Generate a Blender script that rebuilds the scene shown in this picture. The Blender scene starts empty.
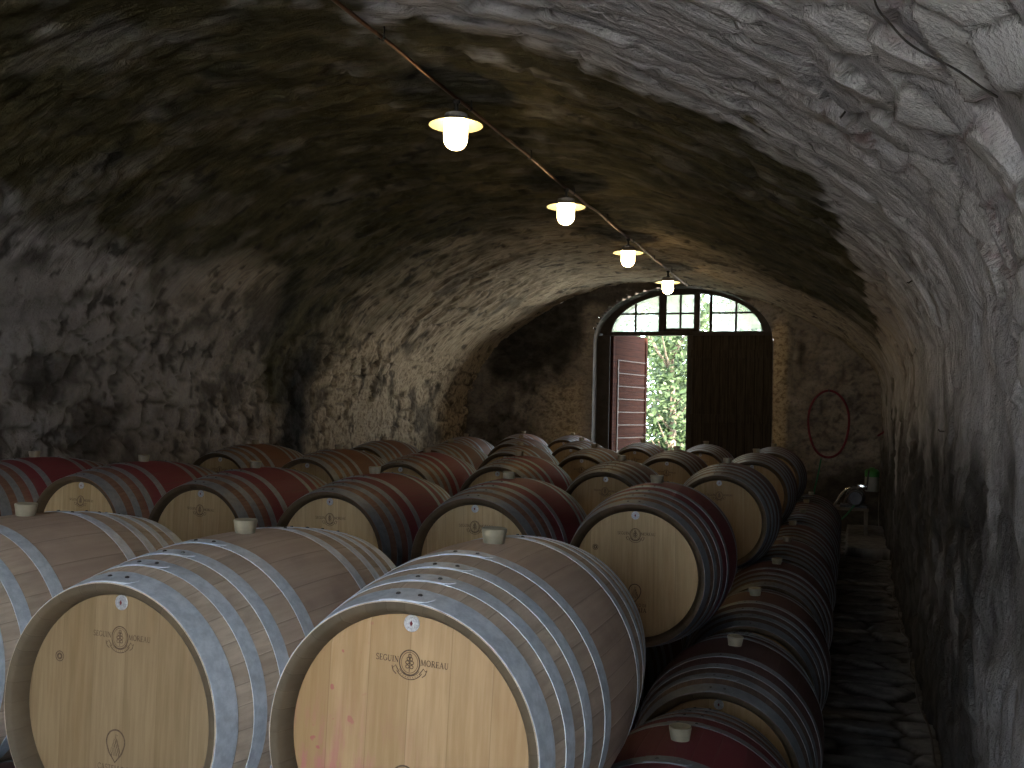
import bpy, bmesh, math, random
import numpy as np
from mathutils import Vector, Matrix
PI = math.pi
C = bpy.context.scene.collection
rnd = random.Random(7)

# ------------------------------------------------------------------ camera, world, lights
CAMH = 1.555
cd = bpy.data.cameras.new('camera'); cam = bpy.data.objects.new('camera', cd); C.objects.link(cam)
cd.sensor_fit = 'HORIZONTAL'; cd.sensor_width = 36.0; cd.lens = 958.2 * 36 / 1024; cd.clip_start = 0.03
R_, U_, F_ = (Vector((0.94268, 0.33291, 0.02289)), Vector((-0.01252, -0.03327, 0.99937)), Vector((-0.33346, 0.94237, 0.02720)))
cam.matrix_world = Matrix(((R_.x, U_.x, -F_.x, 0), (R_.y, U_.y, -F_.y, 0), (R_.z, U_.z, -F_.z, CAMH), (0, 0, 0, 1)))
bpy.context.scene.camera = cam
sc = bpy.context.scene
sc.view_settings.view_transform = 'Standard'; sc.view_settings.look = 'None'
sc.view_settings.gamma = 1.0; sc.view_settings.exposure = 0.0; sc.view_settings.use_curve_mapping = False
WORLD_S = 12.0; LAMP_S = 44.0; SUN_S = 75.0
w = bpy.data.worlds.new('daylight'); sc.world = w; w.use_nodes = True
w.node_tree.nodes['Background'].inputs[0].default_value = (0.74, 0.87, 1.0, 1)
w.node_tree.nodes['Background'].inputs[1].default_value = WORLD_S
sd = bpy.data.lights.new('sun', 'SUN'); sd.energy = SUN_S; sd.angle = 0.02; sd.color = (1, .95, .85)
so = bpy.data.objects.new('sun', sd); C.objects.link(so)
so.rotation_euler = Vector((-0.42, 0.60, -0.80)).to_track_quat('-Z', 'Y').to_euler()

def portal(name, loc, sx, sy, rot):
    l = bpy.data.lights.new(name, 'AREA'); l.shape = 'RECTANGLE'; l.size = sx; l.size_y = sy; l.cycles.is_portal = True
    o = bpy.data.objects.new(name, l); C.objects.link(o); o.location = loc; o.rotation_euler = rot
NX0, NX1, NZ = -1.30, 0.40, 2.90            # doorway behind the camera
NEAR = -3.0; FAR = 14.0; DY = 14.3          # near wall, far wall, plane of the far doors
portal('portal_near', ((NX0 + NX1) / 2, NEAR - .3, NZ / 2), NX1 - NX0, NZ, (PI / 2, 0, PI))
portal('portal_far', (-2.35, DY + .12, 1.6), 2.3, 3.4, (PI / 2, 0, 0))

# ------------------------------------------------------------------ numpy noise
def _h(ix, iy, seed):
    n = (ix.astype(np.int64) * 374761393 + iy.astype(np.int64) * 668265263 + seed * 974634777) & 0x7fffffff
    n = ((n ^ (n >> 13)) * 1274126177) & 0x7fffffff
    n = ((n ^ (n >> 15)) * 2246822519) & 0x7fffffff
    return ((n ^ (n >> 16)) & 0xffffff) / float(0xffffff)
def vnoise(x, y, seed=0):
    x = np.asarray(x, float); y = np.asarray(y, float)
    ix = np.floor(x); iy = np.floor(y); fx = x - ix; fy = y - iy
    fx = fx * fx * (3 - 2 * fx); fy = fy * fy * (3 - 2 * fy)
    a = _h(ix, iy, seed); b = _h(ix + 1, iy, seed); c = _h(ix, iy + 1, seed); d = _h(ix + 1, iy + 1, seed)
    return (a * (1 - fx) + b * fx) * (1 - fy) + (c * (1 - fx) + d * fx) * fy
def fbm(x, y, seed=0, o=4):
    s = 0; a = .5; t = 0
    for i in range(o):
        s = s + a * vnoise(x, y, seed + i * 17); t += a; a *= .5; x = x * 2.03 + 11.3; y = y * 2.03 + 5.7
    return s / t
def voro(x, y, seed=0, jit=.85):
    ix = np.floor(x); iy = np.floor(y)
    f1 = np.full(x.shape, 9.); f2 = np.full(x.shape, 9.); idv = np.zeros(x.shape); dx1 = np.zeros(x.shape); dy1 = np.zeros(x.shape)
    for a in (-1, 0, 1):
        for b in (-1, 0, 1):
            cx = ix + a; cy = iy + b
            px = cx + .5 + (_h(cx, cy, seed) - .5) * jit; py = cy + .5 + (_h(cx, cy, seed + 91) - .5) * jit
            d = np.hypot(x - px, y - py); hid = _h(cx, cy, seed + 33)
            m = d < f1
            f2 = np.where(m, f1, np.minimum(f2, d)); dx1 = np.where(m, x - px, dx1); dy1 = np.where(m, y - py, dy1)
            idv = np.where(m, hid, idv); f1 = np.where(m, d, f1)
    return f1, f2, idv, dx1, dy1
def sst(a, b, x):
    t = np.clip((x - a) / (b - a), 0, 1); return t * t * (3 - 2 * t)

# ------------------------------------------------------------------ materials
def mat(name, base=(.5, .5, .5), rough=.8, metal=0.0, spec=.3):
    m = bpy.data.materials.new(name); m.use_nodes = True
    b = m.node_tree.nodes['Principled BSDF']
    b.inputs['Base Color'].default_value = (*base, 1); b.inputs['Roughness'].default_value = rough
    b.inputs['Metallic'].default_value = metal; b.inputs['Specular IOR Level'].default_value = spec
    return m
class NT:
    def __init__(s, m): s.t = m.node_tree; s.n = s.t.nodes; s.b = s.n.get('Principled BSDF')
    def add(s, ty, **k):
        n = s.n.new(ty)
        for a, v in k.items(): setattr(n, a, v)
        return n
    def lk(s, a, b): s.t.links.new(a, b)
    def val(s, sock, v):
        if hasattr(v, 'node'): s.lk(v, sock)
        elif isinstance(v, tuple) and sock.type == 'RGBA': sock.default_value = (*v, 1) if len(v) == 3 else v
        else: sock.default_value = v
    def math(s, op, a, b=0.0, c=0.0, clamp=False):
        n = s.add('ShaderNodeMath', operation=op, use_clamp=clamp)
        s.val(n.inputs[0], a); s.val(n.inputs[1], b); s.val(n.inputs[2], c); return n.outputs[0]
    def mix(s, f, a, b, mode='MIX'):
        n = s.add('ShaderNodeMix', data_type='RGBA', blend_type=mode)
        s.val(n.inputs[0], f); s.val(n.inputs[6], a); s.val(n.inputs[7], b); return n.outputs[2]
    def noise(s, vec, scale=5, detail=4, rough=.55):
        n = s.add('ShaderNodeTexNoise'); n.inputs['Scale'].default_value = scale; n.inputs['Detail'].default_value = detail
        n.inputs['Roughness'].default_value = rough; s.lk(vec, n.inputs['Vector']); return n.outputs[0]
    def map(s, vec, scale=(1, 1, 1), loc=(0, 0, 0)):
        n = s.add('ShaderNodeMapping'); n.inputs['Scale'].default_value = scale; n.inputs['Location'].default_value = loc
        s.lk(vec, n.inputs['Vector']); return n.outputs[0]
    def ramp(s, v, a, b):
        n = s.add('ShaderNodeMapRange', interpolation_type='SMOOTHSTEP'); s.val(n.inputs[0], v)
        n.inputs[1].default_value = a; n.inputs[2].default_value = b; return n.outputs[0]
    def attr(s, name):
        n = s.add('ShaderNodeAttribute', attribute_name=name); return n.outputs['Fac']
    def bump(s, h, strength=.4, dist=.01):
        n = s.add('ShaderNodeBump'); n.inputs['Strength'].default_value = strength; n.inputs['Distance'].default_value = dist
        s.lk(h, n.inputs['Height']); s.lk(n.outputs[0], s.b.inputs['Normal'])

def stone_material(name):
    m = mat(name, rough=.9, spec=.15); t = NT(m)
    uv = t.add('ShaderNodeUVMap', uv_map='UVMap').outputs[0]
    big = t.noise(t.map(uv, (.9, 1.1, 1)), 1.0, 6, .6)
    fine_c = t.noise(t.map(uv, (3.5, 30, 1)), 1.0, 7, .62); fine_i = t.noise(t.map(uv, (17, 19, 1)), 1.0, 6, .68)
    iso = t.attr('iso'); fine = t.math('ADD', t.math('MULTIPLY', fine_i, iso), t.math('MULTIPLY', fine_c, t.math('SUBTRACT', 1.0, iso)))
    mid = t.noise(t.map(uv, (3, 5, 1)), 1.0, 6, .65)
    grit = t.noise(uv, 70, 4, .7)
    tint = t.attr('tint')
    wall_dim = t.attr('rubble')
    grey = t.mix(t.ramp(mid, .3, .7), (.29, .28, .30), (.58, .565, .595))
    grey = t.mix(t.ramp(tint, .0, 1.0), grey, t.mix(t.math('ADD', .35, t.math('MULTIPLY', t.attr('block'), .35)), grey, (.60, .585, .58)))
    grey = t.mix(t.math('MULTIPLY', wall_dim, .6), grey, (.10, .09, .085))  # greys darkened to paint in the weak ambient light on the walls
    ochre = t.mix(t.ramp(fine, .35, .65), (.22, .16, .095), (.62, .49, .32))
    base = t.mix(t.attr('ochre'), grey, ochre)
    base = t.mix(t.math('MULTIPLY', t.ramp(fine, .52, .72), t.math('SUBTRACT', .55, t.math('MULTIPLY', t.attr('block'), .42))), base, (.08, .068, .055))
    base = t.mix(t.math('MULTIPLY', t.attr('joint'), t.attr('red')), base, (.21, .105, .10))
    base = t.mix(t.math('MULTIPLY', t.attr('joint'), t.math('SUBTRACT', .75, t.attr('red'))), base, (.075, .065, .055))
    mossc = t.mix(t.ramp(mid, .3, .7), (.030, .027, .013), (.095, .08, .04))
    base = t.mix(t.math('MULTIPLY', t.attr('moss'), t.ramp(grit, -.15, .42)), base, mossc)
    base = t.mix(t.attr('soot'), base, t.mix(t.ramp(mid, .4, .7), (.012, .011, .010), (.05, .042, .034)))
    base = t.mix(t.math('MULTIPLY', t.ramp(big, .62, .75), .5), base, (.06, .055, .045))
    t.lk(base, t.b.inputs['Base Color'])
    h = t.math('ADD', t.math('MULTIPLY', fine, t.math('SUBTRACT', 1.0, t.math('MULTIPLY', t.attr('block'), .62))), t.math('ADD', t.math('MULTIPLY', grit, .4), t.math('MULTIPLY', mid, .8)))
    t.bump(h, 1.0, .024)
    return m
M_STONE = stone_material('rough_masonry')

def slab_material():
    m = mat('stone_slabs', rough=.75, spec=.3); t = NT(m)
    uv = t.add('ShaderNodeUVMap', uv_map='UVMap').outputs[0]
    n = t.noise(uv, 9, 6, .65); g = t.noise(uv, 60, 4, .7)
    c = t.mix(t.ramp(n, .3, .7), (.10, .10, .10), (.23, .22, .21))
    c = t.mix(t.ramp(t.attr('tint'), 0, 1), t.mix(.55, c, (.03, .03, .03)), c)
    c = t.mix(t.attr('joint'), c, (.012, .012, .011))
    t.lk(c, t.b.inputs['Base Color']); t.bump(t.math('ADD', n, t.math('MULTIPLY', g, .4)), .6, .012)
    return m
M_SLAB = slab_material()

def stave_material(name, a, b, stain=0.0, stain_col=(.16, .022, .035), dirt=.5, wide=.2):
    m = mat(name, rough=.68, spec=.3); t = NT(m)
    oc = t.add('ShaderNodeTexCoord').outputs['Object']
    rn = t.add('ShaderNodeObjectInfo').outputs['Random']
    sp = t.add('ShaderNodeSeparateXYZ'); t.lk(oc, sp.inputs[0])
    ang = t.math('ARCTAN2', sp.outputs[0], sp.outputs[2])
    u = t.math('ADD', t.math('MULTIPLY', ang, 34 / (2 * PI)), t.math('MULTIPLY', t.math('SINE', t.math('MULTIPLY', ang, 5)), .35))
    idx = t.math('FLOOR', u); fr = t.math('FRACT', u)
    wn = t.add('ShaderNodeTexWhiteNoise', noise_dimensions='2D')
    cv = t.add('ShaderNodeCombineXYZ'); t.lk(idx, cv.inputs[0]); t.lk(t.math('MULTIPLY', rn, 37), cv.inputs[1]); t.lk(cv.outputs[0], wn.inputs['Vector'])
    off = t.add('ShaderNodeCombineXYZ'); t.lk(t.math('MULTIPLY', rn, 50), off.inputs[0]); t.lk(t.math('MULTIPLY', wn.outputs[0], 3), off.inputs[1])
    vv = t.add('ShaderNodeVectorMath', operation='ADD'); t.lk(oc, vv.inputs[0]); t.lk(off.outputs[0], vv.inputs[1])
    gr = t.noise(t.map(vv.outputs[0], (60, 3, 60)), 1.0, 5, .6)
    blot = t.noise(t.map(vv.outputs[0], (5, 4, 5)), 1.0, 5, .6)
    c = t.mix(t.ramp(gr, .3, .7), a, b)
    c = t.mix(t.math('MULTIPLY', t.math('SUBTRACT', wn.outputs[0], .2), .35), c, (a[0] * .5, a[1] * .48, a[2] * .45))
    c = t.mix(t.math('MULTIPLY', t.ramp(blot, .42, .75), dirt), c, (.07, .055, .045))
    if stain:
        y = t.math('ABSOLUTE', sp.outputs[1])
        f = t.math('SUBTRACT', 1.0, t.ramp(t.math('ADD', y, t.math('MULTIPLY', t.math('SUBTRACT', blot, .5), .12)), wide - .05, wide + .09))
        f = t.math('MULTIPLY', t.math('ADD', t.math('MULTIPLY', f, .8), .2), stain)
        c = t.mix(t.math('MULTIPLY', f, t.ramp(gr, -.2, .55)), c, stain_col)
    edge = t.math('MINIMUM', fr, t.math('SUBTRACT', 1.0, fr))
    c = t.mix(t.math('MULTIPLY', t.math('SUBTRACT', 1.0, t.ramp(edge, .0, .03)), .38), c, (.06, .048, .036))
    rr = t.math('SQRT', t.math('ADD', t.math('POWER', sp.outputs[0], 2.0), t.math('POWER', sp.outputs[2], 2.0)))
    end = t.math('MULTIPLY', t.math('GREATER_THAN', t.math('ABSOLUTE', sp.outputs[1]), .43), t.math('LESS_THAN', rr, .2815))
    c = t.mix(t.math('MULTIPLY', end, .92), c, t.mix(t.ramp(blot, .3, .7), (.055, .039, .021), (.10, .07, .039)))  # dirty end grain, with the shade of the inner bevel painted in
    t.lk(c, t.b.inputs['Base Color'])
    t.bump(t.math('ADD', t.math('MULTIPLY', gr, .35), t.math('MULTIPLY', t.ramp(edge, 0, .05), .4)), .35, .003)
    return m
M_STAVE = stave_material('weathered_oak_staves', (.32, .225, .135), (.47, .34, .215))
M_STAVE_GREY = stave_material('grey_oak_staves', (.52, .42, .33), (.70, .59, .47), .5, (.40, .27, .215), .45)
M_STAVE_RED = stave_material('wine_stained_staves', (.17, .10, .065), (.25, .16, .10), .95, (.15, .021, .036), .35, .26)
M_STAVE_BROWN = stave_material('brown_stained_staves', (.17, .105, .065), (.25, .165, .10), .85, (.13, .05, .028), .4, .24)
M_STAVE_DARK = stave_material('dark_stained_staves', (.11, .08, .062), (.17, .12, .09), .85, (.085, .034, .034), .55, .26)

def head_material(name, a, b, splash=0.0):
    m = mat(name, rough=.62, spec=.3); t = NT(m)
    oc = t.add('ShaderNodeTexCoord').outputs['Object']
    rn = t.add('ShaderNodeObjectInfo').outputs['Random']
    sp = t.add('ShaderNodeSeparateXYZ'); t.lk(oc, sp.inputs[0])
    u = t.math('ADD', t.math('MULTIPLY', sp.outputs[0], 11.5), t.math('ADD', 40.0, t.math('MULTIPLY', rn, 7)))
    idx = t.math('FLOOR', u); fr = t.math('FRACT', u)
    wn = t.add('ShaderNodeTexWhiteNoise', noise_dimensions='1D'); t.lk(idx, wn.inputs['W'])
    off = t.add('ShaderNodeCombineXYZ'); t.lk(t.math('MULTIPLY', rn, 23), off.inputs[0]); t.lk(t.math('MULTIPLY', wn.outputs[0], 9), off.inputs[2])
    vv = t.add('ShaderNodeVectorMath', operation='ADD'); t.lk(oc, vv.inputs[0]); t.lk(off.outputs[0], vv.inputs[1])
    gr = t.noise(t.map(vv.outputs[0], (70, 10, 4)), 1.0, 6, .65)
    bl = t.noise(t.map(vv.outputs[0], (14, 10, 3)), 1.0, 4, .6)
    c = t.mix(t.ramp(gr, .3, .7), a, b)
    c = t.mix(t.math('MULTIPLY', wn.outputs[0], .6), c, (a[0] * .72, a[1] * .66, a[2] * .52))
    c = t.mix(t.math('MULTIPLY', t.ramp(bl, .5, .75), .3), c, (a[0] * .8, a[1] * .62, a[2] * .4))
    if splash:
        s1 = t.noise(t.map(oc, (26, 10, 7), (3.1, 0, 1.7)), 1.0, 5, .7)
        reg = t.math('MULTIPLY', t.ramp(sp.outputs[0], .12, -.2), t.ramp(sp.outputs[2], .12, -.1))
        reg = t.math('ADD', reg, t.math('MULTIPLY', t.ramp(sp.outputs[2], -.03, -.2), .7))
        c = t.mix(t.math('MULTIPLY', t.math('MULTIPLY', t.ramp(s1, .44, .62), reg), splash), c, (.46, .17, .17))
        s2 = t.noise(oc, 46, 1, .4)
        reg2 = t.ramp(sp.outputs[0], 0.0, -.2)
        c = t.mix(t.math('MULTIPLY', t.math('MULTIPLY', t.ramp(s2, .71, .76), reg2), .75), c, (.42, .10, .12))
    edge = t.math('MINIMUM', fr, t.math('SUBTRACT', 1.0, fr))
    c = t.mix(t.math('MULTIPLY', t.math('SUBTRACT', 1.0, t.ramp(edge, 0, .02)), .4), c, (.16, .10, .05))
    t.lk(c, t.b.inputs['Base Color']); t.bump(gr, .15, .002)
    return m
M_HEAD_PALE = head_material('pale_oak_head', (.42, .27, .14), (.535, .365, .205), .75)
M_HEAD = head_material('oak_head', (.46, .325, .17), (.59, .435, .25))
M_HEAD_LEFT = head_material('brownish_oak_head', (.24, .165, .09), (.33, .235, .135))
M_HEAD_DARKER = head_material('darker_oak_head', (.36, .235, .115), (.46, .32, .17))  # darker oak tone for the back rows and the floor barrels

def hoop_material(name, k):
    m = mat(name, (.45, .5, .56), .5, .22, .5); t = NT(m)
    oc = t.add('ShaderNodeTexCoord').outputs['Object']
    n = t.noise(oc, 45, 5, .65); b = t.noise(oc, 9, 4, .6)
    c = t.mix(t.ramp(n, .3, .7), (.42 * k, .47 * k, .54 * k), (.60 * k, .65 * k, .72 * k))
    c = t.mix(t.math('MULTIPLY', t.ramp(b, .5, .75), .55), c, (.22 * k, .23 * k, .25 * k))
    t.lk(c, t.b.inputs['Base Color']); t.lk(t.math('ADD', .38, t.math('MULTIPLY', n, .25)), t.b.inputs['Roughness'])
    t.bump(n, .12, .002)
    return m
M_HOOP = hoop_material('galvanised_steel', 1.2); M_HOOP_SHADED = hoop_material('shaded_galvanised_steel', .34)  # second steel is a darkened copy: dimness of the back and lower rows painted in
def plain(name, a, b, scale=20, rough=.6, metal=0.0, bump=.2):
    m = mat(name, a, rough, metal); t = NT(m)
    oc = t.add('ShaderNodeTexCoord').outputs['Object']; n = t.noise(oc, scale, 4, .6)
    t.lk(t.mix(t.ramp(n, .3, .7), a, b), t.b.inputs['Base Color']); t.bump(n, bump, .003); return m
M_RIVET = plain('dark_rivet', (.05, .05, .055), (.10, .10, .11), 60, .5, .5)
M_BUNG = plain('beige_silicone', (.24, .21, .15), (.30, .265, .19), 30, .5)
M_BADGE = plain('silver_badge', (.40, .40, .43), (.62, .62, .66), 260, .35, .5, .4)
M_GARNET = plain('garnet_enamel', (.16, .02, .03), (.20, .03, .04), 40, .4)
M_INK = plain('branded_ink', (.09, .055, .035), (.15, .10, .065), 120, .8)
M_PIPE = plain('copper_conduit', (.22, .10, .06), (.13, .065, .045), 30, .45, .7)
M_ENAMEL = plain('grey_enamel', (.30, .27, .27), (.36, .33, .32), 30, .45)
M_ENAMEL_IN = plain('cream_enamel', (.27, .25, .17), (.24, .22, .15), 30, .4)
M_IRON = plain('dark_iron', (.03, .028, .026), (.05, .045, .04), 40, .6, .3)
M_DARKWOOD = plain('black_brown_wood', (.022, .016, .012), (.04, .03, .022), 9, .75)
def plank_material(name, a, b, horizontal=False, pitch=8.0):
    m = mat(name, a, .9, 0, .06); t = NT(m)
    oc = t.add('ShaderNodeTexCoord').outputs['Object']
    sp = t.add('ShaderNodeSeparateXYZ'); t.lk(oc, sp.inputs[0])
    gr = t.noise(t.map(oc, (3, 20, 40) if horizontal else (40, 20, 3)), 1.0, 5, .6)
    u = t.math('MULTIPLY', sp.outputs[2 if horizontal else 0], pitch); fr = t.math('FRACT', u)
    wn = t.add('ShaderNodeTexWhiteNoise', noise_dimensions='1D'); t.lk(t.math('FLOOR', u), wn.inputs['W'])
    edge = t.math('MINIMUM', fr, t.math('SUBTRACT', 1.0, fr))
    c = t.mix(t.ramp(gr, .3, .7), a, b)
    c = t.mix(t.math('MULTIPLY', wn.outputs[0], .3), c, (a[0] * .5, a[1] * .5, a[2] * .5))
    c = t.mix(t.math('SUBTRACT', 1.0, t.ramp(edge, 0, .05)), c, (a[0] * .3, a[1] * .3, a[2] * .3))
    t.lk(c, t.b.inputs['Base Color']); t.bump(t.math('ADD', gr, t.ramp(edge, 0, .05)), .4, .006); return m
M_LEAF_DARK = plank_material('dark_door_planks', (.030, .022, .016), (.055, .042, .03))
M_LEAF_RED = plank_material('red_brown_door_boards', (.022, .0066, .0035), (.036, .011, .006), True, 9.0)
M_BATTEN = plain('worn_batten', (.035, .018, .010), (.055, .03, .018), 20, .7)
def glass_material():
    m = bpy.data.materials.new('dusty_glass'); m.use_nodes = True; n = m.node_tree; n.nodes.clear()
    out = n.nodes.new('ShaderNodeOutputMaterial'); mx = n.nodes.new('ShaderNodeMixShader'); tr = n.nodes.new('ShaderNodeBsdfTransparent')
    tl = n.nodes.new('ShaderNodeBsdfTranslucent'); ns = n.nodes.new('ShaderNodeTexNoise'); tc = n.nodes.new('ShaderNodeTexCoord')
    mr = n.nodes.new('ShaderNodeMapRange')
    tl.inputs[0].default_value = (.50, .52, .44, 1); tr.inputs[0].default_value = (.9, .95, .9, 1)
    ns.inputs['Scale'].default_value = 7; ns.inputs['Detail'].default_value = 5
    mr.inputs[1].default_value = .3; mr.inputs[2].default_value = .7; mr.inputs[3].default_value = .32; mr.inputs[4].default_value = .62
    n.links.new(tc.outputs['Object'], ns.inputs['Vector']); n.links.new(ns.outputs[0], mr.inputs[0]); n.links.new(mr.outputs[0], mx.inputs[0])
    n.links.new(tr.outputs[0], mx.inputs[1]); n.links.new(tl.outputs[0], mx.inputs[2]); n.links.new(mx.outputs[0], out.inputs[0]); return m
M_GLASS = glass_material()
def emit_material(name, col, s):
    m = bpy.data.materials.new(name); m.use_nodes = True; n = m.node_tree; n.nodes.clear()
    out = n.nodes.new('ShaderNodeOutputMaterial'); e = n.nodes.new('ShaderNodeEmission')
    e.inputs[0].default_value = (*col, 1); e.inputs[1].default_value = s; n.links.new(e.outputs[0], out.inputs[0]); return m
M_GLOBE = emit_material('glowing_globe', (1.0, .73, .36), LAMP_S)
def leaf_material(name, a, b):
    m = mat(name, a, .5, 0, .3); t = NT(m)
    g = t.add('ShaderNodeNewGeometry').outputs['Random Per Island']
    c = t.mix(g, a, b); t.lk(c, t.b.inputs['Base Color'])
    tl = t.add('ShaderNodeBsdfTranslucent'); t.lk(c, tl.inputs[0]); mx = t.add('ShaderNodeMixShader'); mx.inputs[0].default_value = .4
    out = [x for x in t.n if x.type == 'OUTPUT_MATERIAL'][0]
    t.lk(t.b.outputs[0], mx.inputs[1]); t.lk(tl.outputs[0], mx.inputs[2]); t.lk(mx.outputs[0], out.inputs[0]); return m
M_LEAVES = leaf_material('green_leaves', (.017, .034, .009), (.055, .08, .03))
M_BARK = plain('bark', (.10, .075, .05), (.17, .13, .09), 25, .9)
M_GROUND = plain('gravel_yard', (.52, .51, .47), (.62, .61, .57), 12, .95)
M_HOSE_RED = plain('red_hose', (.10, .008, .016), (.14, .012, .022), 15, .45)
M_HOSE_GREEN = plain('green_hose', (.02, .12, .05), (.03, .16, .07), 15, .45)
M_CABLE = plain('dark_cable', (.03, .026, .024), (.05, .04, .035), 15, .6)
M_WHITE = plain('off_white_plastic', (.20, .20, .17), (.25, .25, .22), 12, .5)
M_GREENCAP = plain('green_plastic', (.03, .15, .03), (.04, .19, .04), 12, .5)
M_CHROME = plain('polished_steel', (.75, .76, .78), (.85, .86, .88), 12, .16, 1.0, .02)
M_MOTOR = plain('dark_painted_metal', (.035, .035, .04), (.06, .06, .065), 14, .45, .3)
M_TABLEWOOD = plain('worn_pale_wood', (.10, .085, .065), (.15, .125, .095), 14, .7)

# ------------------------------------------------------------------ mesh helpers
def link(name, me, m, parent=None, loc=None, smooth=None):
    o = bpy.data.objects.new(name, me); C.objects.link(o)
    if m is not None and len(me.materials) == 0: me.materials.append(m)
    if parent is not None: o.parent = parent
    if loc is not None: o.location = loc
    if smooth is not None: smooth_mesh(me, smooth)
    return o
def smooth_mesh(me, ang=40):
    me.polygons.foreach_set('use_smooth', [True] * len(me.polygons)); me.set_sharp_from_angle(angle=math.radians(ang))
class MB:
    def __init__(s): s.v = []; s.f = []
    def add(s, vs, fs):
        k = len(s.v); s.v += [tuple(x) for x in vs]; s.f += [tuple(i + k for i in f) for f in fs]; return s
    def box(s, x0, x1, y0, y1, z0, z1, bev=0.0):
        if bev <= 0:
            vs = [(x, y, z) for x in (x0, x1) for y in (y0, y1) for z in (z0, z1)]
            return s.add(vs, [(0, 1, 3, 2), (4, 6, 7, 5), (0, 4, 5, 1), (2, 3, 7, 6), (0, 2, 6, 4), (1, 5, 7, 3)])
        bm = bmesh.new(); bmesh.ops.create_cube(bm, size=1)
        for v in bm.verts: v.co = Vector(((x0 + x1) / 2 + v.co.x * (x1 - x0), (y0 + y1) / 2 + v.co.y * (y1 - y0), (z0 + z1) / 2 + v.co.z * (z1 - z0)))
        bmesh.ops.bevel(bm, geom=bm.edges[:], offset=bev, segments=2, affect='EDGES', profile=.6)
        bm.verts.index_update(); s.add([v.co[:] for v in bm.verts], [[v.index for v in f.verts] for f in bm.faces]); bm.free(); return s
    def lathe(s, prof, n=24, axis='z', closed=False, c=(0, 0, 0)):
        vs = []; fs = []; m = len(prof)
        for i in range(n):
            a = 2 * PI * i / n; ca, sa = math.cos(a), math.sin(a)
            for r, h in prof:
                p = (r * ca, r * sa, h) if axis == 'z' else (r * sa, h, r * ca)
                vs.append((p[0] + c[0], p[1] + c[1], p[2] + c[2]))
        rng = range(m) if closed else range(m - 1)
        for i in range(n):
            j = (i + 1) % n
            for k in rng:
                l = (k + 1) % m
                fs.append((i * m + k, j * m + k, j * m + l, i * m + l) if axis == 'z' else (i * m + k, i * m + l, j * m + l, j * m + k)[::-1])
        return s.add(vs, fs)
    def tube(s, pts, r, n=8, closed=False, caps=True):
        pts = [Vector(p) for p in pts]; vs = []; fs = []; m = len(pts); up = None
        for i, p in enumerate(pts):
            a = pts[i - 1] if (i > 0 or closed) else p; b = pts[(i + 1) % m] if (i < m - 1 or closed) else p
            t = (b - a).normalized()
            if up is None: up = t.orthogonal().normalized()
            up = (up - t * up.dot(t)).normalized(); q = t.cross(up)
            rr = r[i] if isinstance(r, (list, tuple)) else r
            for k in range(n):
                an = 2 * PI * k / n; vs.append(p + up * math.cos(an) * rr + q * math.sin(an) * rr)
        for i in range(m if closed else m - 1):
            j = (i + 1) % m
            for k in range(n): fs.append((i * n + k, i * n + (k + 1) % n, j * n + (k + 1) % n, j * n + k))
        if caps and not closed: fs.append(tuple(range(n))[::-1]); fs.append(tuple((m - 1) * n + k for k in range(n)))
        return s.add(vs, fs)
    def mesh(s, name): me = bpy.data.meshes.new(name); me.from_pydata(s.v, [], s.f); me.update(); return me
    def build(s, name, m, parent=None, loc=None, smooth=40): return link(name, s.mesh(name), m, parent, loc, smooth)
def thing(name, label, cat, loc=(0, 0, 0), rot=(0, 0, 0), group=None):
    o = bpy.data.objects.new(name, None); C.objects.link(o); o.location = loc; o.rotation_euler = rot; o.empty_display_size = .1
    return tag(o, label, cat, group)
def tag(o, label, cat, group=None):
    o['label'] = label; o['category'] = cat
    if group: o['group'] = group
    return o
def struct(o, label=None, cat=None):
    o['kind'] = 'structure'
    if label: o['label'] = label
    if cat: o['category'] = cat
    return o
def catmull(pts, n=8):
    P = [np.array(p, float) for p in pts]; P = [2 * P[0] - P[1]] + P + [2 * P[-1] - P[-2]]; out = []
    for i in range(1, len(P) - 2):
        for k in range(n):
            t = k / n; a, b, c, d = P[i - 1:i + 3]
            out.append(.5 * (2 * b + (c - a) * t + (2 * a - 5 * b + 4 * c - d) * t * t + (3 * b - a - 3 * c + d) * t ** 3))
    out.append(P[-2]); return np.array(out)

# ------------------------------------------------------------------ the vault
PROF = np.array([(.44, .40), (.36, .62), (.22, .82), (-.08, 1.07), (-.42, 1.28), (-.85, 1.50), (-1.24, 1.68), (-1.8, 1.85), (-2.4, 1.93), (-3.0, 1.93),
                 (-3.58, 1.87), (-4.21, 1.66), (-4.7, 1.38), (-5.17, 1.05), (-5.5, .65), (-5.7, .22), (-5.75, -.3)]) + np.array([0, CAMH])
curve = catmull(PROF, 10)
curve = np.vstack([[(.44, z) for z in np.linspace(-.06, PROF[0, 1] - .01, 40)], curve, [(-5.75, z) for z in np.linspace(PROF[-1, 1] - .01, -.06, 30)]])
sl = np.concatenate([[0], np.cumsum(np.hypot(*np.diff(curve, axis=0).T))])
sv = np.concatenate([np.arange(0, 1.2, .03), np.arange(1.2, 3.6, .017), np.arange(3.6, sl[-1], .03), [sl[-1]]]); SN = len(sv)
cx = np.interp(sv, sl, curve[:, 0]); cz = np.interp(sv, sl, curve[:, 1])
tx = np.gradient(cx); tz = np.gradient(cz); L_ = np.hypot(tx, tz)
k_ = np.ones(9) / 9
nx = -tz / L_; nz = tx / L_                 # into the room
nx = np.convolve(np.pad(nx, 4, 'edge'), k_, 'valid'); nz = np.convolve(np.pad(nz, 4, 'edge'), k_, 'valid')
yv = np.concatenate([np.arange(NEAR - .32, 1.2, .06), np.arange(1.2, 6, .024), np.arange(6, FAR + .03, .04)])
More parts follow.
